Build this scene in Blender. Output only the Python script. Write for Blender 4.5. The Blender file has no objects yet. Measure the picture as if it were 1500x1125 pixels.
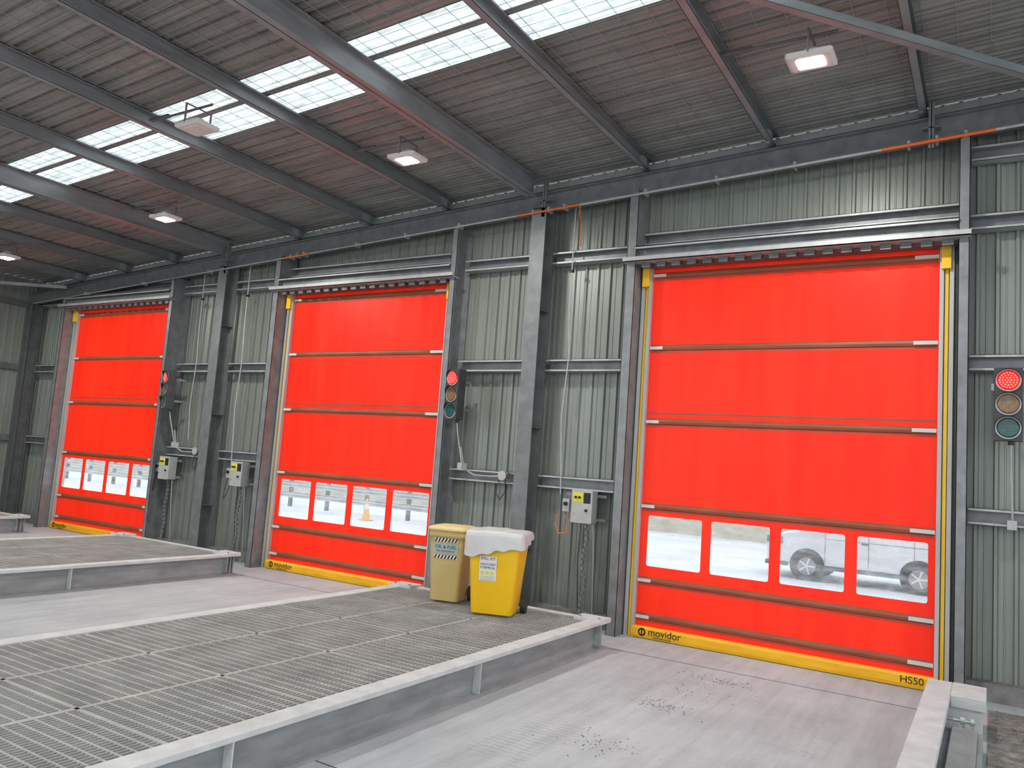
import bpy, math, random
from mathutils import Vector, Matrix
random.seed(7)
scene=bpy.context.scene
try:
    scene.view_settings.view_transform='Standard'
    scene.view_settings.look='None'
except Exception: pass

# ------------------------------------------------------------------ camera
H=2.21; F=1153.0
Zc=Vector((.071,.992,-.103)).normalized()
Xc=Vector((.853,-.005,.522)); Xc=(Xc-Zc*Xc.dot(Zc)).normalized()
Yc=Zc.cross(Xc)
cam=bpy.data.cameras.new("camera"); camo=bpy.data.objects.new("camera",cam)
scene.collection.objects.link(camo)
camo.matrix_world=Matrix(((Xc.x,Xc.y,Xc.z,0),(Yc.x,Yc.y,Yc.z,0),(Zc.x,Zc.y,Zc.z,H),(0,0,0,1)))
cam.sensor_width=36; cam.lens=F/1500*36; cam.clip_end=300
scene.camera=camo

# ------------------------------------------------------------------ materials
def newmat(name):
    m=bpy.data.materials.new(name); m.use_nodes=True
    nt=m.node_tree; return m,nt,nt.nodes["Principled BSDF"],nt.nodes["Material Output"]
def N(nt,t,**k):
    n=nt.nodes.new(t)
    for a,b in k.items(): setattr(n,a,b)
    return n
def coords(nt,scale=(1,1,1)):
    tc=N(nt,"ShaderNodeTexCoord"); mp=N(nt,"ShaderNodeMapping"); mp.inputs["Scale"].default_value=scale
    nt.links.new(tc.outputs["Object"],mp.inputs["Vector"]); return mp.outputs[0]
def noise(nt,vec,scale,detail=4,rough=.6):
    n=N(nt,"ShaderNodeTexNoise"); n.inputs["Scale"].default_value=scale; n.inputs["Detail"].default_value=detail; n.inputs["Roughness"].default_value=rough
    nt.links.new(vec,n.inputs["Vector"]); return n.outputs["Fac"]
def ramp(nt,fac,stops):
    r=N(nt,"ShaderNodeValToRGB"); e=r.color_ramp.elements
    while len(e)<len(stops): e.new(.5)
    for el,(p,c) in zip(e,stops): el.position=p; el.color=(*c,1)
    nt.links.new(fac,r.inputs[0]); return r.outputs[0]
def mixc(nt,a,b,fac,mode='MULTIPLY'):
    m=N(nt,"ShaderNodeMix",data_type='RGBA',blend_type=mode)
    if isinstance(fac,(int,float)): m.inputs[0].default_value=fac
    else: nt.links.new(fac,m.inputs[0])
    nt.links.new(a,m.inputs[6]); nt.links.new(b,m.inputs[7]); return m.outputs[2]
def mth(nt,op,a,b=None):
    m=N(nt,"ShaderNodeMath",operation=op)
    for i,q in enumerate((a,b)):
        if q is None: continue
        if isinstance(q,(int,float)): m.inputs[i].default_value=q
        else: nt.links.new(q,m.inputs[i])
    return m.outputs[0]
def mat(name,c1,c2=None,rough=.6,metal=0,scale=3,stretch=(1,1,1),bump=0,bscale=30,lo=.3,hi=.7,detail=5):
    m,nt,p,o=newmat(name)
    p.inputs["Roughness"].default_value=rough; p.inputs["Metallic"].default_value=metal
    if c2 is None: p.inputs["Base Color"].default_value=(*c1,1)
    else:
        v=coords(nt,stretch); nt.links.new(ramp(nt,noise(nt,v,scale,detail),[(lo,c1),(hi,c2)]),p.inputs["Base Color"])
    if bump:
        v=coords(nt); b=N(nt,"ShaderNodeBump"); b.inputs["Strength"].default_value=bump; b.inputs["Distance"].default_value=.01
        nt.links.new(noise(nt,v,bscale),b.inputs["Height"]); nt.links.new(b.outputs[0],p.inputs["Normal"])
    return m
def emit(name,c,s):
    m,nt,p,o=newmat(name); p.inputs["Base Color"].default_value=(*c,1)
    p.inputs["Emission Color"].default_value=(*c,1); p.inputs["Emission Strength"].default_value=s; return m

M={}
M['steel']=mat('galvanised_steel',(.16,.17,.178),(.255,.27,.28),.42,.3,5,bump=.1)
M['steel_c']=mat('column_steel',(.125,.135,.14),(.20,.212,.22),.5,.2,5,bump=.1)
M['steel_d']=mat('dark_galvanised_steel',(.10,.106,.11),(.16,.17,.17),.45,.3,5)
M['steel_l']=mat('light_galvanised_steel',(.36,.375,.38),(.47,.49,.49),.45,.25,8)
M['purlin']=mat('purlin_steel',(.23,.25,.26),(.35,.375,.385),.42,.25,4,(.4,.4,2))
M['wall']=mat('wall_sheet',(.195,.218,.195),(.262,.288,.262),.40,.2,1.6,(2.5,2.5,.35),detail=6)
M['roof']=mat('roof_sheet',(.21,.205,.19),(.38,.375,.35),.42,.2,1.2,(.5,3,1),detail=6)
M['plinth']=mat('plinth_concrete',(.12,.12,.115),(.25,.25,.24),.9,0,6,bump=.4)
M['kerb']=mat('dusty_painted_kerb',(.46,.475,.48),(.60,.615,.62),.8,0,5,bump=.2)
M['web']=mat('dusty_steel_web',(.20,.213,.22),(.32,.335,.345),.8,0,4,(1,.5,2))
M['grate']=mat('grating_steel',(.29,.295,.285),(.44,.445,.43),.65,.1,2.5)
M['dirt']=mat('dirt_gravel',(.10,.095,.09),(.30,.29,.275),.95,0,9,bump=.8,bscale=40)
M['yellow']=mat('yellow_plastic',(.82,.47,.0),(.90,.55,.01),.4,0,3)
M['khaki']=mat('faded_yellow_plastic',(.54,.41,.15),(.61,.47,.19),.6,0,4)
M['khakilid']=mat('faded_lid_plastic',(.60,.49,.22),(.66,.55,.28),.6,0,4)
M['bag']=mat('white_plastic_bag',(.50,.51,.50),(.60,.61,.60),.4,0,4,bump=.18,bscale=6)
M['black']=mat('black_rubber',(.02,.02,.02),(.04,.04,.04),.6,0,10)
M['blackh']=mat('black_housing',(.025,.028,.03),(.05,.05,.05),.5,0,10)
M['white']=mat('white_label',(.70,.70,.68),None,.6)
M['lblue']=mat('blue_grey_label',(.35,.47,.50),None,.6)
M['ink']=mat('black_ink',(.01,.01,.01),None,.6)
M['sign_y']=mat('yellow_label',(.65,.62,.05),None,.6)
M['box']=mat('grey_enclosure',(.36,.37,.36),(.44,.45,.44),.5,.1,6)
M['orange']=mat('orange_conduit',(.75,.13,.03),(.8,.17,.04),.5,0,6)
M['bar']=mat('curtain_pocket',(.22,.055,.022),(.32,.09,.04),.5,0,2,(1,1,6))
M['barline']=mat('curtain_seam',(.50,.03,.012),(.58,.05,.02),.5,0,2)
M['yband']=mat('yellow_bottom_beam',(.72,.36,.0),(.90,.50,.01),.5,0,4,(.6,1,3))
M['guide']=mat('door_guide_alu',(.38,.39,.385),(.50,.51,.505),.5,.2,3,(3,3,.3))
M['tab']=mat('white_tab',(.58,.56,.54),None,.5)
M['joint']=mat('floor_joint',(.09,.09,.10),None,.95)
M['stone']=mat('stones',(.10,.095,.085),(.26,.25,.23),.95,0,8)
M['lampbody']=mat('lamp_housing',(.72,.70,.68),None,.4)
M['van']=mat('white_car_paint',(.68,.71,.73),None,.25)
M['glassd']=mat('dark_glass',(.12,.14,.16),None,.1)
M['rim']=mat('alloy_rim',(.35,.35,.36),None,.3,.7)
M['block']=mat('cream_block_wall',(.44,.40,.31),(.54,.50,.40),.9,0,2)
M['conegold']=mat('faded_orange_plastic',(.75,.35,.06),(.8,.42,.10),.6,0,4)
M['led']=emit('led_lens',(1,.96,.90),16)
M['redlens']=emit('red_signal_lens',(.75,.01,.008),.55)
M['reddot']=emit('red_signal_led',(1,.12,.09),3.0)
M['amber']=mat('amber_lens_off',(.13,.075,.035),(.24,.15,.08),.25,0,30)
M['green']=mat('green_lens_off',(.01,.05,.05),(.03,.10,.095),.2,0,30)

# concrete floor with worn wheel tracks
m,nt,p,o=newmat('floor_concrete'); p.inputs["Roughness"].default_value=.75
v=coords(nt); big=ramp(nt,noise(nt,v,.55,6,.65),[(.3,(.36,.39,.415)),(.7,(.525,.555,.58))])
v2=coords(nt,(5,.45,1)); st=ramp(nt,noise(nt,v2,1.6,5,.7),[(.38,(.80,.80,.80)),(.6,(1,1,1))])
v3=coords(nt); sp=ramp(nt,noise(nt,v3,45,4,.8),[(.25,(.8,.8,.8)),(.5,(1,1,1))])
c=mixc(nt,mixc(nt,big,st,.7),sp,.5)
sx=N(nt,"ShaderNodeSeparateXYZ"); nt.links.new(v3,sx.inputs[0])
mask=None
for xc in (-1.45,-3.25,-8.75,-10.55):
    d_=mth(nt,'ABSOLUTE',mth(nt,'SUBTRACT',sx.outputs[0],xc))
    r=N(nt,"ShaderNodeMapRange"); nt.links.new(d_,r.inputs[0]); r.inputs[1].default_value=.22; r.inputs[2].default_value=.34; r.inputs[3].default_value=1; r.inputs[4].default_value=0
    mask=r.outputs[0] if mask is None else mth(nt,'MAXIMUM',mask,r.outputs[0])
wv=N(nt,"ShaderNodeTexWave",wave_type='BANDS',bands_direction='Y'); wv.inputs["Scale"].default_value=4.5; wv.inputs["Distortion"].default_value=4; wv.inputs["Detail"].default_value=3; wv.inputs["Detail Scale"].default_value=2.5
nt.links.new(v3,wv.inputs["Vector"])
tr_=ramp(nt,wv.outputs["Fac"],[(.35,(.80,.80,.80)),(.6,(1,1,1))])
nz=ramp(nt,noise(nt,coords(nt,(1,.6,1)),2.0,3),[(.40,(0,0,0)),(.6,(1,1,1))])
c=mixc(nt,c,tr_,mth(nt,'MULTIPLY',mask,mth(nt,'MULTIPLY',nz,.7)))
nt.links.new(c,p.inputs["Base Color"])
b=N(nt,"ShaderNodeBump"); b.inputs["Strength"].default_value=.2; b.inputs["Distance"].default_value=.01
nt.links.new(noise(nt,v3,20),b.inputs["Height"]); nt.links.new(b.outputs[0],p.inputs["Normal"]); M['floor']=m
M['yard']=mat('yard_concrete',(.48,.49,.50),(.66,.67,.68),.9,0,.6)

# red translucent curtain
m,nt,p,o=newmat('red_pvc_curtain')
v=coords(nt,(3,1,.25)); col=ramp(nt,noise(nt,v,1.5,4),[(.3,(.87,.020,.006)),(.7,(.97,.034,.010))])
nt.links.new(col,p.inputs["Base Color"]); p.inputs["Roughness"].default_value=.4
bp=N(nt,"ShaderNodeBump"); bp.inputs["Strength"].default_value=.35; bp.inputs["Distance"].default_value=.03
nt.links.new(noise(nt,coords(nt,(1.6,1,.5)),2.2,3,.5),bp.inputs["Height"]); nt.links.new(bp.outputs[0],p.inputs["Normal"])
tr=N(nt,"ShaderNodeBsdfTranslucent"); nt.links.new(col,tr.inputs[0])
mx=N(nt,"ShaderNodeMixShader"); mx.inputs[0].default_value=.58
nt.links.new(p.outputs[0],mx.inputs[1]); nt.links.new(tr.outputs[0],mx.inputs[2]); nt.links.new(mx.outputs[0],o.inputs[0]); M['red']=m
# window pvc
m,nt,p,o=newmat('clear_pvc_window'); nt.nodes.remove(p)
v=coords(nt,(1,1,3)); hz=N(nt,"ShaderNodeMapRange"); nt.links.new(noise(nt,v,3.5,6,.7),hz.inputs[0])
hz.inputs[1].default_value=.35; hz.inputs[2].default_value=.7; hz.inputs[3].default_value=.04; hz.inputs[4].default_value=.36
t=N(nt,"ShaderNodeBsdfTransparent"); t.inputs[0].default_value=(.90,.95,.99,1)
d=N(nt,"ShaderNodeBsdfTranslucent"); d.inputs[0].default_value=(.86,.90,.93,1)
mx=N(nt,"ShaderNodeMixShader"); nt.links.new(hz.outputs[0],mx.inputs[0]); nt.links.new(t.outputs[0],mx.inputs[1]); nt.links.new(d.outputs[0],mx.inputs[2])
nt.links.new(mx.outputs[0],o.inputs[0]); M['pvc']=m
# skylight
m,nt,p,o=newmat('translucent_skylight')
v=coords(nt,(1,6,1)); col=ramp(nt,noise(nt,v,3,5,.7),[(.3,(.50,.56,.55)),(.62,(.88,.94,.93))])
nt.links.new(col,p.inputs["Base Color"]); tr=N(nt,"ShaderNodeBsdfTranslucent"); nt.links.new(col,tr.inputs[0])
mx=N(nt,"ShaderNodeMixShader"); mx.inputs[0].default_value=.9
nt.links.new(p.outputs[0],mx.inputs[1]); nt.links.new(tr.outputs[0],mx.inputs[2]); nt.links.new(mx.outputs[0],o.inputs[0]); M['sky']=m

# ------------------------------------------------------------------ mesh builder
class B:
    def __init__(s): s.v=[]; s.f=[]; s.m=[]; s.mats=[]; s.sm=[]
    def mi(s,k):
        if k not in s.mats: s.mats.append(k)
        return s.mats.index(k)
    def add(s,vs,fs,k,smooth=False,T=None):
        o=len(s.v)
        s.v+= [tuple(T@Vector(q)) if T else tuple(q) for q in vs]
        i=s.mi(k)
        for f in fs: s.f.append(tuple(o+a for a in f)); s.m.append(i); s.sm.append(smooth)
    def box(s,x0,x1,y0,y1,z0,z1,k,T=None,slope=0):
        vs=[(x,y,z+slope*x) for x in (x0,x1) for y in (y0,y1) for z in (z0,z1)]
        s.add(vs,[(0,1,3,2),(4,6,7,5),(0,4,5,1),(2,3,7,6),(0,2,6,4),(1,5,7,3)],k,T=T)
    def quad(s,a,b,c,d,k): s.add([a,b,c,d],[(0,1,2,3)],k)
    def prism(s,prof,k,ax='X',a0=0,a1=1,slope=0,T=None):
        n=len(prof); vs=[]
        for a in (a0,a1):
            for (p,q) in prof:
                if ax=='X': vs.append((a,p,q+slope*a))
                elif ax=='Y': vs.append((p,a,q))
                else: vs.append((p,q,a))
        fs=[(i,(i+1)%n,n+(i+1)%n,n+i) for i in range(n)]+[tuple(range(n)),tuple(range(n,2*n))]
        s.add(vs,fs,k,T=T)
    def cyl(s,p0,p1,r,k,n=12,r2=None,cap=True,T=None):
        p0=Vector(p0);p1=Vector(p1); r2=r if r2 is None else r2
        d=(p1-p0).normalized(); a=d.orthogonal().normalized(); b=d.cross(a)
        vs=[p0+(a*math.cos(t)+b*math.sin(t))*r for t in [2*math.pi*i/n for i in range(n)]]
        vs+=[p1+(a*math.cos(t)+b*math.sin(t))*r2 for t in [2*math.pi*i/n for i in range(n)]]
        s.add(vs,[(i,(i+1)%n,n+(i+1)%n,n+i) for i in range(n)],k,True,T)
        if cap: s.add(vs,[tuple(range(n)),tuple(range(n,2*n))],k,False,T)
    def tube(s,pts,r,k,n=8):
        for a,b in zip(pts,pts[1:]): s.cyl(a,b,r,k,n)
    def loft(s,rings,k,cap=True,smooth=True,T=None):
        n=len(rings[0]); vs=[q for r in rings for q in r]; fs=[]
        for j in range(len(rings)-1):
            for i in range(n): fs.append((j*n+i,j*n+(i+1)%n,(j+1)*n+(i+1)%n,(j+1)*n+i))
        s.add(vs,fs,k,smooth,T)
        if cap: s.add(list(rings[0])+list(rings[-1]),[tuple(range(n)),tuple(range(n,2*n))],k,False,T)
    def obj(s,name,loc=(0,0,0),rz=0,parent=None,bevel=0,recalc=True):
        me=bpy.data.meshes.new(name); me.from_pydata(s.v,[],s.f)
        for k in s.mats: me.materials.append(M[k])
        for p,i,sm in zip(me.polygons,s.m,s.sm): p.material_index=i; p.use_smooth=sm
        if recalc:
            import bmesh
            bm=bmesh.new(); bm.from_mesh(me); bmesh.ops.recalc_face_normals(bm,faces=bm.faces); bm.to_mesh(me); bm.free()
        o=bpy.data.objects.new(name,me); scene.collection.objects.link(o)
        o.location=loc; o.rotation_euler=(0,0,rz)
        if parent: o.parent=parent
        if bevel:
            md=o.modifiers.new('bevel','BEVEL'); md.width=bevel; md.segments=2; md.limit_method='ANGLE'
        return o
def text(name,body,size,loc,rot,k,parent=None,ext=.001,align='CENTER'):
    c=bpy.data.curves.new(name,'FONT'); c.body=body; c.size=size; c.extrude=ext; c.align_x=align; c.align_y='CENTER'
    c.materials.append(M[k]); o=bpy.data.objects.new(name,c); scene.collection.objects.link(o)
    o.location=loc; o.rotation_euler=rot
    if parent: o.parent=parent
    return o
def empty(name,loc=(0,0,0),rz=0):
    o=bpy.data.objects.new(name,None); scene.collection.objects.link(o); o.location=loc; o.rotation_euler=(0,0,rz); return o
def rrect(w,d,z,r,n=4,cx=0,cy=0):
    pts=[]
    for (sx,sy,a0) in ((1,1,0),(-1,1,90),(-1,-1,180),(1,-1,270)):
        for i in range(n+1):
            a=math.radians(a0+90*i/n)
            pts.append((cx+sx*(w/2-r)+r*math.cos(a),cy+sy*(d/2-r)+r*math.sin(a),z))
    return pts

# ------------------------------------------------------------------ layout
XL,XR=-20.85,5.5; YB=-4.0; YW=10.68
SL=.052
roofz=lambda x:7.10+SL*x
beam_lo=lambda x:6.52+.053*x
DOORS=[(-18.82,-15.20),(-11.50,-7.84),(-4.20,-.56)]

# floor
b=B(); b.quad((XL,YB,0),(XR,YB,0),(XR,10.85,0),(XL,10.85,0),'floor')
b.box(-4.15,-.6,9.50,9.515,-.01,.002,'joint'); b.box(-11.1,-7.5,9.50,9.515,-.01,.002,'joint')
b.box(-4.15,-.6,4.4,4.415,-.01,.002,'joint')
b.obj('floor',recalc=False)
b=B(); b.quad((-90,-60,-.02),(60,-60,-.02),(60,90,-.02),(-90,90,-.02),'yard'); b.obj('yard_ground',recalc=False)  # extended behind the camera to bounce sky light up to the roof
def stone(b,x,y,r,z=0):
    vs=[]; 
    for (a,c,e) in ((1,0,0),(-1,0,0),(0,1,0),(0,-1,0),(0,0,1),(0,0,-.3)):
        q=r*random.uniform(.6,1.3); vs.append((x+a*q,y+c*q,max(.0,r*.3+e*q*.7)+z))
    b.add(vs,[(0,2,4),(2,1,4),(1,3,4),(3,0,4),(2,0,5),(1,2,5),(3,1,5),(0,3,5)],'stone')
b=B(); n=30; vs=[];fs=[]
for i in range(n+1):
    for j in range(n+1):
        e=min(i,j,n-i,n-j)
        vs.append((-.03+2.9*i/n,4.+6.1*j/n,.004+(0 if e==0 else random.uniform(0,.02))))
for i in range(n):
    for j in range(n): fs.append((i*(n+1)+j,(i+1)*(n+1)+j,(i+1)*(n+1)+j+1,i*(n+1)+j+1))
b.add(vs,fs,'dirt')
for i in range(400): stone(b,random.uniform(.0,1.2),random.uniform(7,10.05),random.uniform(.006,.022),.012)
b.obj('gravel_strip')

# wall sheet (ribbed)
def ribs(x0,x1,pitch=.2,h=.035):
    pts=[]; i0=math.floor(x0/pitch)
    raw=[]
    for i in range(i0,int(x1/pitch)+2):
        a=i*pitch
        raw+=[(a,0),(a+.015,h),(a+.045,h),(a+.06,0),(a+.108,0),(a+.114,.008),(a+.126,.008),(a+.132,0)]
    pts=[(x0,0)]+[q for q in raw if x0<q[0]<x1]+[(x1,0)]
    return pts
def sheet_back(b,x0,x1,z0,ztop=None):
    P=ribs(x0,x1); vs=[];fs=[]
    for (x,o) in P:
        zt=(roofz(x)-.02) if ztop is None else ztop
        vs+=[(x,YW-o,z0),(x,YW-o,zt)]
    for i in range(len(P)-1): fs.append((2*i,2*i+2,2*i+3,2*i+1))
    b.add(vs,fs,'wall')
b=B()
edges=[XL]
for xl,xr in DOORS: edges+=[xl-.2,xr+.22]
edges.append(XR)
for i in range(0,len(edges),2): sheet_back(b,edges[i],edges[i+1],.18)
for xl,xr in DOORS: sheet_back(b,xl-.2,xr+.22,5.3)
for i in range(0,len(edges),2): b.box(edges[i],edges[i+1],10.5,10.84,0,.2,'plinth')
b.obj('wall_back',recalc=False)
# left wall
b=B(); P=ribs(YB,10.84); vs=[];fs=[]
for (y,o) in P: vs+=[(XL+o,y,.15),(XL+o,y,roofz(XL))]
for i in range(len(P)-1): fs.append((2*i,2*i+2,2*i+3,2*i+1))
b.add(vs,fs,'wall'); b.box(XL-.1,XL+.12,YB,10.84,0,.2,'plinth')
b.obj('wall_left',recalc=False)

# roof: ribs run along X
SK=[(6.02,6.36),(6.46,6.98)]
b=B(); pitch=.2; y=YB; prof=[]
def roofprofile(y0,y1):
    raw=[]
    for i in range(int(math.floor(y0/pitch))-1,int(y1/pitch)+2):
        a=i*pitch; raw+=[(a,0),(a+.018,.045),(a+.06,.045),(a+.078,0),(a+.13,0),(a+.137,.01),(a+.148,.01),(a+.155,0)]
    return [(y0,0)]+[q for q in raw if y0<q[0]<y1]+[(y1,0)]
segs=[(YB,SK[0][0],'roof'),(SK[0][0],SK[0][1],'sky'),(SK[0][1],SK[1][0],'roof'),(SK[1][0],SK[1][1],'sky'),(SK[1][1],10.95,'roof')]
for y0,y1,k in segs:
    P=roofprofile(y0,y1); vs=[];fs=[]
    for (y,o) in P: vs+=[(XL-.2,y,roofz(XL-.2)+o),(XR,y,roofz(XR)+o)]
    for i in range(len(P)-1): fs.append((2*i,2*i+1,2*i+3,2*i+2))
    b.add(vs,fs,k)
b.obj('ceiling',recalc=False)
# safety mesh wires under the sheeting
b=B()
x=XL+.1
while x<5:
    b.box(x,x+.005,1,10.6,roofz(x)-.012,roofz(x)-.007,'steel_l'); x+=.3
y=1.
while y<10.6:
    b.box(XL+.1,5,y,y+.004,roofz(0)-.012,roofz(0)-.008,'steel_l',slope=SL); y+=.15
b.obj('roof_safety_mesh')

# purlins (C sections running Y) and main beams
def purlin(x):
    b=B(); z1=roofz(x)-.014; z0=z1-.2; t=.006; w=.085
    y0,y1=YB+.1,10.62
    b.box(x-t,x,y0,y1,z0,z1,'purlin'); b.box(x-t,x+w,y0,y1,z0,z0+t,'purlin'); b.box(x-t,x+w,y0,y1,z1-t,z1,'purlin')
    b.box(x+w-t,x+w,y0,y1,z0,z0+.02,'purlin'); b.box(x+w-t,x+w,y0,y1,z1-.02,z1,'purlin')
    b.box(x-.012,x+.04,10.28,10.42,z0-.01,z1-.02,'steel_l')
    b.obj('roof_purlin')
def mainbeam(x):
    b=B(); z1=roofz(x)-.02; z0=z1-.30; w=.09
    y0,y1=YB+.1,10.35
    b.box(x-.006,x+.006,y0,y1,z0,z1,'purlin'); b.box(x-w,x+w,y0,y1,z0,z0+.014,'purlin'); b.box(x-w,x+w,y0,y1,z1-.014,z1,'purlin')
    b.obj('roof_beam')
for x in (-2.62,-.80,-4.42,-8.02,-9.75,-11.55,-15.3,-17.1,-18.9,2.85,4.7): purlin(x)
for x in (-6.25,-13.45,1.0): mainbeam(x)

# eave beam (sloping I section) against back wall
b=B(); s=.053; x0,x1=XL+.1,XR-.05; ya,yb=10.30,10.48
b.box(x0,x1,ya,yb,6.52,6.535,'steel',slope=s); b.box(x0,x1,ya,yb,6.785,6.80,'steel',slope=s); b.box(x0,x1,10.385,10.397,6.53,6.79,'steel',slope=s)
b.obj('eave_beam')
# wall top angle
b=B(); b.box(x0,x1,10.56,10.6,6.93,7.02,'steel_l',slope=.052); b.obj('eave_angle')

# columns
for x in (-6.02,-13.36,1.32):
    b=B(); zt=beam_lo(x); w=.125
    b.box(x-w,x+w,10.20,10.215,0,zt,'steel_c'); b.box(x-w,x+w,10.49,10.505,0,zt,'steel_c'); b.box(x-.006,x+.006,10.21,10.5,0,zt,'steel_d')
    b.box(x-.2,x+.2,10.14,10.52,0,.02,'steel_d'); b.box(x-w,x+w,10.2,10.5,zt-.015,zt,'steel_c')
    for zz in (1.0,2.8,4.6): b.box(x-w,x+w,10.21,10.49,zz,zz+.012,'steel_d')
    b.obj('steel_column')
b=B(); b.box(-20.75,-20.5,10.2,10.22,0,5.4,'steel_d'); b.box(-20.63,-20.62,10.2,10.5,0,5.4,'steel_d'); b.box(-20.75,-20.5,10.48,10.5,0,5.4,'steel_d'); b.obj('steel_column')
b=B()
for yy in (8.2,4.5):
    b.box(XL+.05,XL+.25,yy,yy+.015,0,6.0,'steel_d'); b.box(XL+.05,XL+.25,yy+.2,yy+.215,0,6.0,'steel_d'); b.box(XL+.14,XL+.15,yy,yy+.2,0,6.0,'steel_d')
for zz in (1.95,3.7,5.3): b.box(XL+.02,XL+.1,YB,10.6,zz,zz+.15,'steel_d')
b.obj('side_wall_frame')

# door studs & headers
def stud(x0,x1,zt,side):
    b=B(); b.box(x0,x1,10.20,10.208,0,zt,'steel'); 
    xw=(x1-.008,x1) if side=='L' else (x0,x0+.008)
    b.box(xw[0],xw[1],10.20,10.62,0,zt,'steel'); b.box(x0,x1,10.612,10.62,0,zt,'steel')
    xl=(x0,x0+.008) if side=='L' else (x1-.008,x1)
    b.box(xl[0],xl[1],10.20,10.235,0,zt,'steel')
    b.obj('door_frame_stud')
for xl,xr in DOORS:
    stud(xl-.31,xl-.17,beam_lo(xl)-.01,'L'); stud(xr+.2,xr+.31,beam_lo(xr)-.01,'R')
    b=B(); a,c=xl-.17,xr+.2
    b.box(a,c,10.16,10.55,5.425,5.44,'steel_l'); b.box(a,c,10.16,10.17,5.40,5.44,'steel_l')
    b.box(a,c,10.28,10.29,5.2,5.43,'steel')
    b.box(xl-.33,xr+.33,10.10,10.30,5.20,5.215,'steel_l'); b.box(xl-.33,xr+.33,10.10,10.108,5.20,5.27,'steel_l')
    b.box(a,c,10.3,10.6,5.17,5.2,'steel_d')
    x=a+.1
    while x<c-.1: b.box(x,x+.12,10.2,10.28,5.13,5.2,'steel_d'); x+=.22
    b.cyl((a+.02,10.6,5.32),(c-.02,10.6,5.32),.11,'red',20)
    b.obj('door_header_beam')

# girts
def girt(x0,x1,z):
    b=B(); h=.19; y0,y1=10.46,10.63
    b.box(x0,x1,y0,y1,z+h-.006,z+h,'steel_l'); b.box(x0,x1,y0,y1,z,z+.006,'steel_l'); b.box(x0,x1,y1-.03,y1-.024,z,z+h,'steel')
    b.box(x0,x1,y0,y0+.005,z+h-.03,z+h,'steel_l'); b.box(x0,x1,y0,y0+.005,z,z+.03,'steel_l')
    b.obj('wall_girt')
for x0,x1 in ((-15.2+.31,-13.5),(-13.22,-11.81),(-7.53,-6.16),(-5.88,-4.51),(-.25,1.18),(-20.5,-19.13)):
    for z in (5.36,3.68,1.92): girt(x0+.005,x1-.005,z)
    if x0>-1: girt(x0+.005,x1-.005,6.2)
# girt above doors
for xl,xr in DOORS:
    z=5.52
    girt(xl-.16,xr+.19,z)

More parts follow.
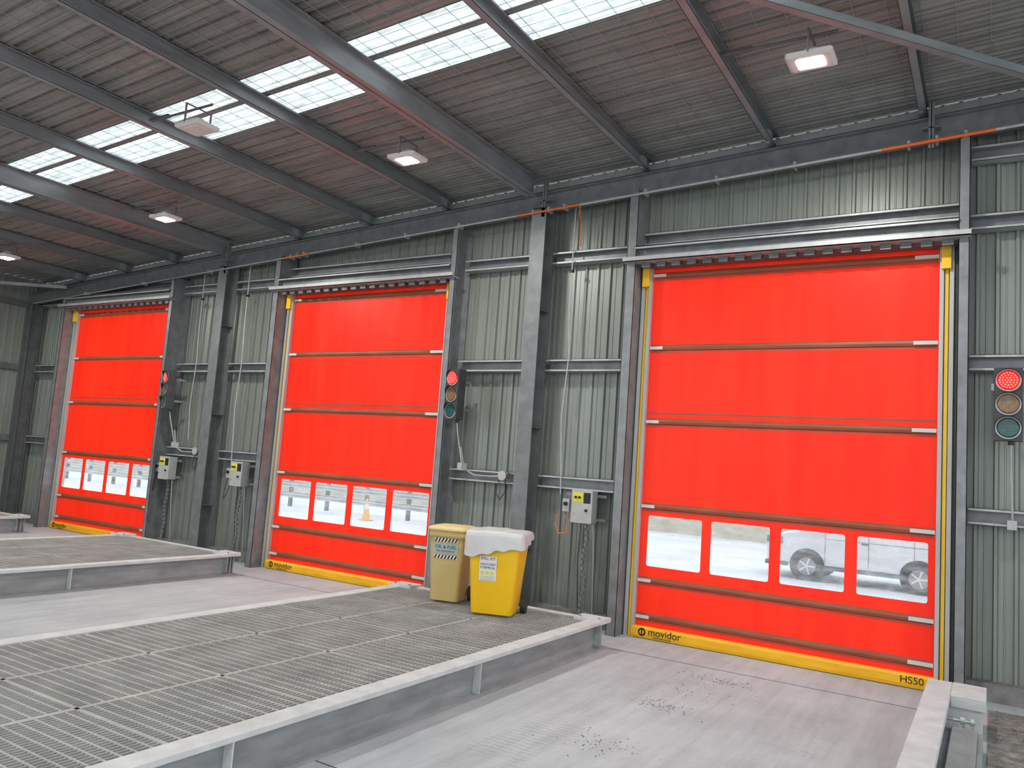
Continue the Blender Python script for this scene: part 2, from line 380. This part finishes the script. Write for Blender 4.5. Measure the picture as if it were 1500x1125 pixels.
# ------------------------------------------------------------------ doors
def door(n,xl,xr):
    b=B(); Y=10.5; W=xr-xl; sc=W/3.64
    wins=[(.11,.87),(1.00,1.76),(1.90,2.66),(2.80,3.56)]; wz0,wz1=.97,1.66
    def rq(x0,x1,z0,z1,k='red'): b.quad((x0,Y,z0),(x1,Y,z0),(x1,Y,z1),(x0,Y,z1),k)
    rq(xl,xr,.14,wz0); rq(xl,xr,wz1,5.2)
    cur=xl
    for a,c in wins:
        a=xl+a*sc; c=xl+c*sc
        rq(cur,a,wz0,wz1); cur=c
        # rounded corners
        r=.03
        for (cx,cz,sx,sz) in ((a,wz0,1,1),(c,wz0,-1,1),(a,wz1,1,-1),(c,wz1,-1,-1)):
            arc=[(cx+sx*(r-r*math.cos(t)),Y-.0005,cz+sz*(r-r*math.sin(t))) for t in [math.pi/2*i/4 for i in range(5)]]
            b.add([(cx,Y-.0005,cz)]+arc,[(0,1,2,3,4,5)],'red')
        b.quad((a,Y+.004,wz0),(c,Y+.004,wz0),(c,Y+.004,wz1),(a,Y+.004,wz1),'pvc')
    rq(cur,xr,wz0,wz1)
    # pockets with wind bars + end tabs
    for z in (5.07,4.02,2.97,1.79,.78,.29):
        b.prism([(Y-.001,z-.045),(Y-.02,z-.03),(Y-.028,z),(Y-.02,z+.03),(Y-.001,z+.045)],'bar','X',xl+.02,xr-.02)
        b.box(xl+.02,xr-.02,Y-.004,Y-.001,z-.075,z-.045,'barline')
        b.box(xl+.01,xl+.20,Y-.045,Y-.028,z-.026,z+.016,'tab'); b.box(xr-.27,xr-.01,Y-.045,Y-.028,z-.022,z+.022,'tab')
    b.box(xl+.02,xr-.02,Y-.006,Y-.001,3.075,3.10,'bar')
    # bottom beam
    b.prism([(Y-.07,.01),(Y-.08,.05),(Y-.08,.13),(Y-.06,.16),(Y+.03,.16),(Y+.05,.01)],'yband','X',xl-.03,xr+.03)
    b.box(xl-.02,xr+.02,Y-.05,Y+.03,0,.012,'black')
    # guides
    for (g0,g1) in ((xl-.15,xl),(xr,xr+.15)):
        b.box(g0,g1,Y+.03,Y+.12,0,5.2,'guide'); b.box(g0,g0+.045,Y-.06,Y+.03,0,5.2,'guide'); b.box(g1-.045,g1,Y-.06,Y+.03,0,5.2,'guide')
        b.box((g0+g1)/2-.018,(g0+g1)/2+.018,Y-.03,Y+.03,0,5.15,'yellow')
        b.box(g0+.02,g1-.03,Y-.11,Y-.02,4.9,5.17,'yellow')
    for (g0,g1) in ((xl-.2,xl-.15),(xr+.15,xr+.2)):
        b.box(g0,g1,Y-.02,Y+.15,0,5.3,'blackh')  # black strips stand in for the shaded gap between guide and stud
    o=b.obj('door_%d'%n,recalc=False)
    # lettering on bottom beam
    b=B(); b.cyl((0,0,0),(0,-.003,0),.055,'ink',20); b.cyl((0,-.003,0),(0,-.005,0),.032,'yband',16); b.box(-.01,.01,-.007,-.005,-.03,.04,'ink')
    b.obj('logo_disc',(xl+.13,Y-.081,.09),parent=o)
    text('lettering','movidor',.135,(xl+.45,Y-.083,.100),(math.pi/2,0,0),'ink',o)
    text('lettering_small','HIGH SPEED DOORS',.028,(xl+.42,Y-.083,.035),(math.pi/2,0,0),'ink',o)
    text('type_lettering','HS50',.115,(xr-.22,Y-.083,.092),(math.pi/2,0,0),'ink',o)
for i,(xl,xr) in enumerate(DOORS): door(i+1,xl,xr)

# ------------------------------------------------------------------ grated platforms
def deck(x0,x1,y0,y1,zt=.35):
    b=B(); fw=.19
    for (e,sgn) in ((x0,1),(x1,-1)):
        a,c=sorted((e,e+sgn*fw))
        b.box(a,c,y0,y1,zt-.03,zt+.008,'kerb')
        w=e+sgn*.09; b.box(w-.006,w+.006,y0,y1-.02,.03,zt-.03,'web')
        a2,c2=sorted((e+sgn*.0,e+sgn*.16)); b.box(a2,c2,y0,y1,0,.03,'web')
        y=y1-2.9
        while y>y0:
            a3,c3=sorted((e+sgn*.005,w)); b.box(a3,c3,y-.006,y+.006,.03,zt-.03,'kerb'); y-=2.9
    b.box(x0,x1,y1-.13,y1,zt-.025,zt+.005,'kerb'); b.box(x0+.05,x1-.05,y1-.07,y1-.058,0,zt-.02,'web')
    for e in (x0,x1):   # corner lifting lugs
        a,c=(e-.03,e+.36) if e==x0 else (e-.36,e+.03)
        b.box(a,c,y1-.26,y1+.02,zt-.02,zt+.035,'kerb'); b.box(a+.05,c-.05,y1-.15,y1-.13,0,zt-.02,'web')
        b.box(a+.02,c-.02,y1-.24,y1-.22,.06,zt-.02,'web')
        for q in (a+.06,c-.06): b.cyl((q,y1-.2,zt+.035),(q,y1-.2,zt+.05),.02,'web',8)
    gx0,gx1=x0+fw+.01,x1-fw-.01; gy1=y1-.14
    x=gx0
    while x<gx1: b.box(x,x+.008,y0,gy1,zt-.022,zt,'grate'); x+=.042
    y=y0
    while y<gy1: b.box(gx0,gx1,y,y+.014,zt-.012,zt+.001,'grate'); y+=.10
    # panel seams + joists
    y=gy1
    while y>y0: b.box(gx0,gx1,y-.03,y,zt-.035,zt+.002,'grate'); b.box(gx0,gx1,y-.06,y+.03,.1,zt-.04,'web'); y-=1.2
    for fx in (1/3,2/3):
        xx=gx0+(gx1-gx0)*fx; b.box(xx-.02,xx+.02,y0,gy1,zt-.035,zt+.002,'grate')
    b.obj('grated_platform')
deck(-7.50,-4.15,-3,9.45); deck(-14.45,-11.12,-3,9.45); deck(-20.55,-17.95,-1,9.45)

# right hand kerb beam of next platform
b=B()
b.box(-.55,-.33,2.5,9.34,.30,.37,'kerb'); b.box(-.50,-.38,2.5,9.3,0,.30,'web')
b.box(-.33,-.04,8.75,9.34,.26,.375,'kerb'); b.box(-.38,-.07,8.8,9.3,0,.26,'kerb')
b.box(-.36,-.06,3,8.4,.0,.16,'web'); b.box(-.30,-.10,3,8.35,.16,.19,'web')
for zz in (.20,.12):
    b.cyl((-.37,8.55,zz),(-.12,8.55,zz),.02,'steel_l',8); b.cyl((-.24,8.55,zz),(-.20,8.55,zz),.038,'steel_l',6); b.cyl((-.16,8.55,zz),(-.13,8.55,zz),.038,'steel_l',6)
b.obj('platform_kerb_beam',bevel=.012)

# gravel debris
b=B()
for (cx,cy,sx,sy,n) in ((-2.6,9.0,.35,.12,110),(-2.75,7.6,.28,.15,110),(-2.75,6.2,.35,.25,100),(-2.7,8.3,.5,.6,60)):
    for i in range(n): stone(b,random.gauss(cx,sx*.55),random.gauss(cy,sy*.6),random.uniform(.003,.010))
b.obj('gravel_debris')

# ------------------------------------------------------------------ wheelie bins
def bin_(loc,rz,w,d,h,body,lid,open_bag,labels):
    root=empty('wheelie_bin',loc,rz)
    b=B()
    hb=h*.92
    rings=[rrect(w*.72,d*.66,.03,.05,cy=-.02),rrect(w*.74,d*.68,.05,.05,cy=-.02),rrect(w*.90,d*.88,hb*.80,.055),rrect(w*.92,d*.90,hb*.9,.055),
           rrect(w*.98,d*.97,hb*.905,.06),rrect(w*.98,d*.97,hb*.96,.06),rrect(w*.94,d*.92,hb*.965,.05),rrect(w*.93,d*.91,hb,.05)]
    b.loft(rings,body)
    b.box(-w*.3,w*.3,d*.28,d*.36,.06,.16,body)   # axle housing
    b.cyl((-w*.44,d*.36,.10),(w*.44,d*.36,.10),.013,'black',8)
    for sx in (-1,1):
        b.cyl((sx*w*.40,d*.36,.10),(sx*w*.49,d*.36,.10),.10,'black',24); b.cyl((sx*w*.395,d*.36,.10),(sx*w*.495,d*.36,.10),.05,'blackh',16)
        b.box(sx*w*.3-.015,sx*w*.3+.015,d*.46,d*.56,hb*.9,hb*.96,body)
    b.cyl((-w*.38,d*.56,hb*.93),(w*.38,d*.56,hb*.93),.015,body,10)
    b.obj('body',parent=root)
    if open_bag:
        b=B(); n=120; rings=[]
        prof=[(.15,.02),(.5,.018),(.8,.02),(.97,.028),(1.05,.015),(1.075,-.03),(1.085,-.08),(1.09,-.13),(1.095,-.17)]
        for j,(s_,dz) in enumerate(prof):
            r=[]
            for i in range(n):
                t=2*math.pi*i/n; c,s=math.cos(t),math.sin(t)
                q=(abs(c)**9+abs(s)**9)**(-1/9)
                wob=1+(.008*math.sin(9*t+1)+.006*math.sin(23*t+j*.5))*(j>3)*(j-3)/4
                k=s_*q*wob
                dd=dz*(1+ (.55*math.cos(t+2.3)+.16*math.sin(3*t+2)+.06*math.sin(14*t))*(j>4))
                dd+=.006*math.sin(4*t+j*.3)+.003*math.sin(11*t-j)
                r.append((c*k*w*.5,s*k*d*.5,hb+dd))
            rings.append(r)
        b.loft(rings,'bag',cap=False); b.add(rings[0],[tuple(range(n))],'bag',True)
        b.obj('plastic_cover',parent=root)
    else:
        b=B()
        b.loft([rrect(w*1.02,d*1.04,hb-.005,.07),rrect(w*1.04,d*1.06,hb+.01,.07),rrect(w*1.0,d*1.0,hb+.035,.08),rrect(w*.8,d*.8,hb+.055,.09),rrect(w*.3,d*.3,hb+.062,.05)],lid)
        b.cyl((-w*.4,d*.52,hb+.02),(w*.4,d*.52,hb+.02),.014,lid,8)
        b.obj('lid',parent=root)
    # labels, following front taper
    fy=lambda z:-( .02+ (d*.34+(d*.44-d*.34)*(z/(hb*.8)))) +.02*(z/(hb*.8)) -.004
    tilt=math.atan((d*.44-d*.36)/(hb*.75))
    for (kind,zc,lw,lh,cx) in labels:
        y=fy(zc)-.003
        rt=empty('label',(cx,y,zc)); rt.parent=root; rt.rotation_euler=(tilt,0,0)
        b=B()
        if kind=='haz':
            b.box(-lw/2,lw/2,-.001,.001,-lh/2,lh/2,'white')
            k=int(lw/.045)
            for i in range(k):
                xx=-lw/2+i*lw/k; dx=lh*.5
                b.add([(xx,-.002,-lh/2),(xx+lw/k*.5,-.002,-lh/2),(min(xx+lw/k*.5+dx,lw/2),-.002,lh/2),(min(xx+dx,lw/2),-.002,lh/2)],[(0,1,2,3)],'ink')
        elif kind=='blue': b.box(-lw/2,lw/2,-.001,.001,-lh/2,lh/2,'lblue')
        elif kind=='white': b.box(-lw/2,lw/2,-.001,.001,-lh/2,lh/2,'white')
        b.obj('label_plate',parent=rt)
        if kind=='blue':
            text('label_text','OIL & FUEL',.062,(0,-.003,.02),(math.pi/2,0,0),'ink',rt,.0005)
            text('label_text','SPILL RESPONSE KIT',.03,(0,-.003,-.035),(math.pi/2,0,0),'ink',rt,.0005)
        if kind=='white':
            text('label_text','SPILL KIT',.048,(0,-.003,lh*.40),(math.pi/2,0,0),'ink',rt,.0005)
            text('label_text','HAZCHEM\nCHEMICAL',.040,(0,-.003,lh*.10),(math.pi/2,0,0),'ink',rt,.0005)
            b=B()
            for q in range(3): b.box(-lw*.4+q*lw*.28,-lw*.4+q*lw*.28+lw*.2,-.003,-.002,-lh*.25,-lh*.12,'sign_y')
            for q in range(3): b.box(-lw*.4,lw*.4,-.003,-.002,-lh*.33-q*.02,-lh*.32-q*.02,'ink')
            b.obj('label_print',parent=rt)
bin_((-6.22,8.86,.352),math.radians(14),.54,.54,1.03,'khaki','khakilid',False,[('haz',.82,.33,.05,0),('blue',.71,.35,.12,0),('haz',.60,.33,.05,0)])
bin_((-5.33,8.62,.352),math.radians(18),.71,.64,1.10,'yellow','yellow',True,[('white',.58,.22,.30,-.06)])

# ------------------------------------------------------------------ traffic lights
def tlight(x,y,zc,pole,rot=0):
    root=empty('traffic_light',(x,y,zc),math.radians(rot))
    b=B()
    b.box(-.135,.135,-.085,.07,-.40,.40,'blackh')
    for i,(zz,k) in enumerate(((.26,'redlens'),(0,'amber'),(-.26,'green'))):
        b.cyl((0,-.085,zz),(0,-.10,zz),.122,'steel_l',28); b.cyl((0,-.10,zz),(0,-.112,zz),.110,k,28,r2=.095)
        if k=='redlens':
            for rr,nn in ((0,1),(.028,6),(.055,12),(.082,18)):
                for q in range(nn):
                    t=2*math.pi*q/nn; b.cyl((rr*math.cos(t),-.110,zz+rr*math.sin(t)),(rr*math.cos(t),-.1145,zz+rr*math.sin(t)),.008,'reddot',6)
        n=16; vs=[]
        for q in range(n+1):
            t=math.pi*(-.08+1.16*q/n); vs+=[(.123*math.cos(t),-.09,zz+.123*math.sin(t)),(.126*math.cos(t),-.11-.06*max(0,math.sin(t)),zz+.126*math.sin(t))]
        b.add(vs,[(2*q,2*q+2,2*q+3,2*q+1) for q in range(n)],'blackh',True)
    b.box(-.03,.03,.08,.30,.2,.24,'steel'); b.box(-.03,.03,.08,.30,-.24,-.2,'steel'); b.box(-.16,-.03,.2,.22,.18,.26,'steel_l')
    b.obj('signal_head',parent=root)
    b=B(); b.cyl((.03,.05,-.4),(.03,.05,-.44),.03,'blackh',10); b.tube([(.03,.05,-.44),(.03,.08,-.6),(.05,.2,pole-zc)],.012,'steel_l'); b.box(0,.09,.16,.28,pole-zc-.1,pole-zc,'box')
    b.obj('cable_drop',parent=root)
tlight(.135,10.16,3.26,2.0); tlight(-7.26,10.10,3.26,2.2,-10); tlight(-14.5,10.10,3.26,2.2,-18)

# ------------------------------------------------------------------ control boxes / conduits
def cbox(x,z,cable=True):
    root=empty('control_box',(x,10.36,z))
    b=B(); b.box(-.16,.16,-.09,.09,-.23,.23,'box'); b.box(-.165,.165,-.10,-.088,-.235,.235,'box')
    b.obj('enclosure',parent=root,bevel=.006)
    b=B(); b.box(-.14,.02,-.104,-.10,.06,.2,'sign_y'); b.box(.03,.14,-.103,-.10,.05,.2,'ink')
    for q in (-.09,-.03): b.cyl((q,-.104,.13),(q,-.13,.13),.018,'ink',12)
    b.cyl((.08,-.1,-.05),(.08,-.125,-.05),.02,'ink',12); b.cyl((-.12,-.1,-.1),(-.12,-.12,-.1),.012,'steel_l',8)
    b.obj('buttons',parent=root)
    b=B(); b.box(-.33,-.22,-.05,.08,-.09,.09,'box'); b.cyl((-.275,-.05,.02),(-.275,-.08,.02),.03,'ink',12)
    b.box(-.35,.3,.09,.11,.14,.18,'steel'); b.box(-.35,.3,.09,.11,-.2,-.16,'steel')
    b.obj('isolator_switch',parent=root)
    b=B()
    pts=[(-.3,-.03,-.09),(-.33,-.06,-.35),(-.29,-.1,-.5),(-.22,-.1,-.42),(-.18,-.05,-.2)]
    if cable: b.tube([(-.42,-.0,-.1),(-.45,0,-.3),(-.38,-.02,-.42),(-.26,-.02,-.4),(-.24,0,-.1)],.008,'orange')
    else: b.tube(pts,.008,'blackh')
    for q in range(16): 
        zz=-.25-q*.085; xx=.03+.02*math.sin(q*.8)
        b.box(xx-.020,xx+.020,.0,.04,zz-.055,zz,'steel'); 
    b.tube([(.14,.03,-.23),(.17,.05,-.8),(.16,.12,-z+.2)],.008,'steel_l')
    b.tube([(-.05,.03,-.23),(-.08,.05,-.8),(-.07,.12,-z+.2)],.008,'blackh')
    b.obj('cable_chain',parent=root)
cbox(-5.02,1.70); cbox(-12.4,1.68,False); cbox(-14.62,1.66,False)
# vertical cables
for x in (-5.50,-12.80,-14.2,1.88):
    b=B()
    b.tube([(x,10.42,beam_lo(x)-.02),(x,10.42,4.6),(x+.04,10.42,3.9),(x-.02,10.42,3.0),(x+.05,10.42,2.28 if x==-14.2 else 1.85)] if x<-1 else [(x,10.42,6.2),(x,10.42,.4)],.010,'steel_l')
    b.box(x-.03,x+.03,10.4,10.45,5.2,5.24,'ink')
    b.obj('vertical_cable_conduit')
# eave conduit
def pz(x): return 2.21+(6.58+.054*x-2.21)*.975-.03
def run(x0,x1,k,r,y=10.17):
    b=B(); b.tube([(x0+(x1-x0)*i/6,y,pz(x0+(x1-x0)*i/6)) for i in range(7)],r,k)
    for q in range(1,4):
        x=x0+(x1-x0)*q/4; b.box(x-.015,x+.015,y,10.3,pz(x)-.02,pz(x)+.06,'steel_l')
    b.obj('eave_cable_conduit')
run(-6.4,-5.3,'orange',.016); run(-5.3,-1.2,'steel_l',.02); run(-1.2,.0,'orange',.022); run(0,4,'steel_l',.02); run(-11.6,-10.9,'orange',.016); run(-10.9,-6.4,'steel_l',.014); run(-20.4,-11.6,'steel_l',.012)
b=B(); b.tube([(-5.3,10.17,pz(-5.3)-.02),(-5.34,10.25,pz(-5.3)-.12),(-5.38,10.4,pz(-5.3)-.2),(-5.38,10.42,5.6)],.010,'orange'); b.obj('drop_cable')
# small posts on eave beam
for x in (-.66,-5.95,-13.3):
    b=B(); z=beam_lo(x); b.box(x-.03,x+.03,10.2,10.21,z-.15,z+.42,'steel'); b.box(x-.005,x+.005,10.2,10.3,z-.15,z+.42,'steel'); b.box(x-.1,x+.1,10.2,10.3,z+.1,z+.115,'steel'); b.obj('beam_bracket')
# siren with cable loop
for x in (-6.42,-13.75):
    root=empty('wall_siren',(x,10.38,2.1))
    b=B(); b.cyl((0,0,-.05),(0,-.08,-.05),.06,'box',16,r2=.075); b.box(-.05,.05,0,.08,-.1,.0,'box'); b.obj('horn',parent=root)
    b=B(); b.tube([(-.9,.06,.35),(-.8,.06,.0),(-.6,.06,-.08),(-.3,.06,-.08),(-.05,.02,-.06)],.012,'box'); b.tube([(.0,.03,-.1),(.03,0,-.3),(-.06,0,-.42),(-.14,0,-.32),(-.1,.03,-.1)],.008,'blackh'); b.obj('cable_loop',parent=root)

# diagonal roof brace tubes
def brace(p,q,w=.07):
    p=Vector(p);q=Vector(q); d=(q-p); L=d.length; ang=math.atan2(d.y,d.x); sl=math.atan2(d.z,math.hypot(d.x,d.y))
    T=Matrix.Translation(p)@Matrix.Rotation(ang,4,'Z')@Matrix.Rotation(-sl,4,'Y')
    b=B(); b.box(0,L,-w/2,w/2,-.006,0,'purlin',T=T); b.box(0,L,-w/2,-w/2+.006,-.006,w,'purlin',T=T); b.obj('roof_brace')
brace((-5.35,2.68,6.52),(.78,10.13,6.72),.085); brace((-20.6,8.9,5.62),(-19.2,10.3,5.7))

# ------------------------------------------------------------------ high-bay lamps
def lamp(x,y,on=True,az=0):
    zt=roofz(x)-.22; z=zt-.30
    root=empty('highbay_lamp',(x,y,z),math.radians(az))
    b=B(); b.loft([rrect(.40,.30,.0,.03),rrect(.46,.36,.015,.04),rrect(.46,.36,.05,.04),rrect(.34,.24,.075,.04)],'lampbody',smooth=False)
    b.box(-.06,.06,-.05,.05,.075,.14,'box'); b.obj('housing',parent=root)
    b=B(); b.loft([rrect(.26,.20,-.006,.02),rrect(.26,.20,.0,.02)],'led' if on else 'lampbody',smooth=False); b.obj('lens',parent=root)
    b=B(); b.box(-.008,.008,-.19,-.17,.03,.28,'steel'); b.box(-.008,.008,.17,.19,.03,.28,'steel'); b.box(-.012,.012,-.19,.19,.27,.28,'steel')
    b.cyl((-.95,0,.285),(.25,0,.285),.016,'steel_d',8); b.box(-1.0,-.6,-.03,.03,.28,.31,'steel_d'); b.obj('mounting_arm',parent=root)
    if on:
        l=bpy.data.lights.new('lamp_light','AREA'); l.shape='RECTANGLE'; l.size=.24; l.size_y=.18; l.energy=LAMPW; l.color=(1,.96,.9)
        o=bpy.data.objects.new('lamp_light',l); scene.collection.objects.link(o); o.parent=root; o.location=(0,0,-.02)
LAMPW=140
for x in (-1.61,-6.83,-12.06,-17.23): lamp(x,7.95)
lamp(-8.6,5.95,False)
for x in (-1.6,-6.8,-12.0,-17.2): lamp(x,0)  # unseen row over the camera, added to brighten the interior

# ------------------------------------------------------------------ outside
def van(x,y):
    root=empty('van',(x,y,-.02))
    P=[(0,.35),(-.02,.75),(.05,.98),(.45,1.12),(.95,1.24),(1.65,1.86),(2.0,1.97),(4.2,1.95),(4.4,1.75),(4.5,1.0),(4.5,.35)]
    b=B(); b.prism(P,'van','Y',0,1.95); b.obj('body',parent=root,bevel=.06)
    b=B()
    b.add([(1.15,-.004,1.25),(1.75,-.004,1.78),(2.25,-.004,1.80),(2.25,-.004,1.22)],[(0,1,2,3)],'glassd')
    for a,c in ((2.35,3.2),(3.3,4.2)): b.quad((a,-.004,1.22),(c,-.004,1.22),(c,-.004,1.78),(a,-.004,1.78),'glassd')
    for xx in (1.35,2.3,3.25): b.box(xx-.007,xx+.007,-.006,0,.45,1.85,'rim')
    b.box(1.35,4.3,-.006,0,1.02,1.035,'rim'); b.box(2.15,2.3,-.02,0,.98,1.01,'glassd')
    b.box(.0,.38,-.012,.05,.82,.98,'glassd'); b.box(1.35,2.95,-.02,.02,.30,.40,'glassd'); b.box(-.03,.5,-.01,.1,.30,.40,'glassd'); b.box(3.75,4.5,-.01,.1,.30,.40,'glassd')
    b.box(1.2,1.35,-.2,0,1.2,1.38,'van')
    b.add([(.93,.15,1.265),(.93,1.8,1.265),(1.62,1.8,1.875),(1.62,.15,1.875)],[(0,1,2,3)],'glassd')
    b.obj('windows_and_trim',parent=root)
    b=B()
    for wx in (.95,3.35):
        for yy in (0,1.75):
            b.cyl((wx,yy-.012,.36),(wx,yy+.2,.36),.40,'blackh',28); b.cyl((wx,yy-.03,.34),(wx,yy+.2,.34),.34,'black',28); b.cyl((wx,yy-.045,.34),(wx,yy-.03,.34),.21,'rim',20)
            for q in range(5):
                t=2*math.pi*q/5; b.cyl((wx,yy-.05,.34),(wx+.19*math.cos(t),yy-.05,.34+.19*math.sin(t)),.02,'van',6)
    b.obj('wheels',parent=root)
van(-4.75,20.2)
b=B(); b.box(-60,30,31,31.3,-.02,2.6,'block')
for zz in (.6,1.2,1.8): b.box(-60,30,30.985,31,zz,zz+.03,'stone')
b.obj('boundary_block_wall')
def rail(x0,x1,y):
    b=B(); x=x0
    while x<x1: b.box(x,x+.12,y+.06,y+.18,-.02,1.3,'steel_d'); x+=2
    for z in (.35,.75,1.1): b.prism([(y,z),(y+.04,z+.05),(y,z+.11),(y+.04,z+.17),(y,z+.22),(y+.06,z+.22),(y+.06,z)],'steel_l','X',x0,x1)
    b.obj('guard_rail')
rail(-60,-13,22.5)
b=B(); b.loft([rrect(.36,.36,0,.03),rrect(.36,.36,.04,.03)],'conegold'); b.cyl((0,0,.04),(0,0,.75),.13,'conegold',20,r2=.03); b.cyl((0,0,.40),(0,0,.55),.088,'white',20,r2=.066); b.obj('traffic_cone',(-18.4,20.9,-.02))

# ------------------------------------------------------------------ world
w=bpy.data.worlds.new('overcast'); scene.world=w; w.use_nodes=True
bg=w.node_tree.nodes['Background']; bg.inputs[0].default_value=(.93,.97,1,1); bg.inputs[1].default_value=1.9
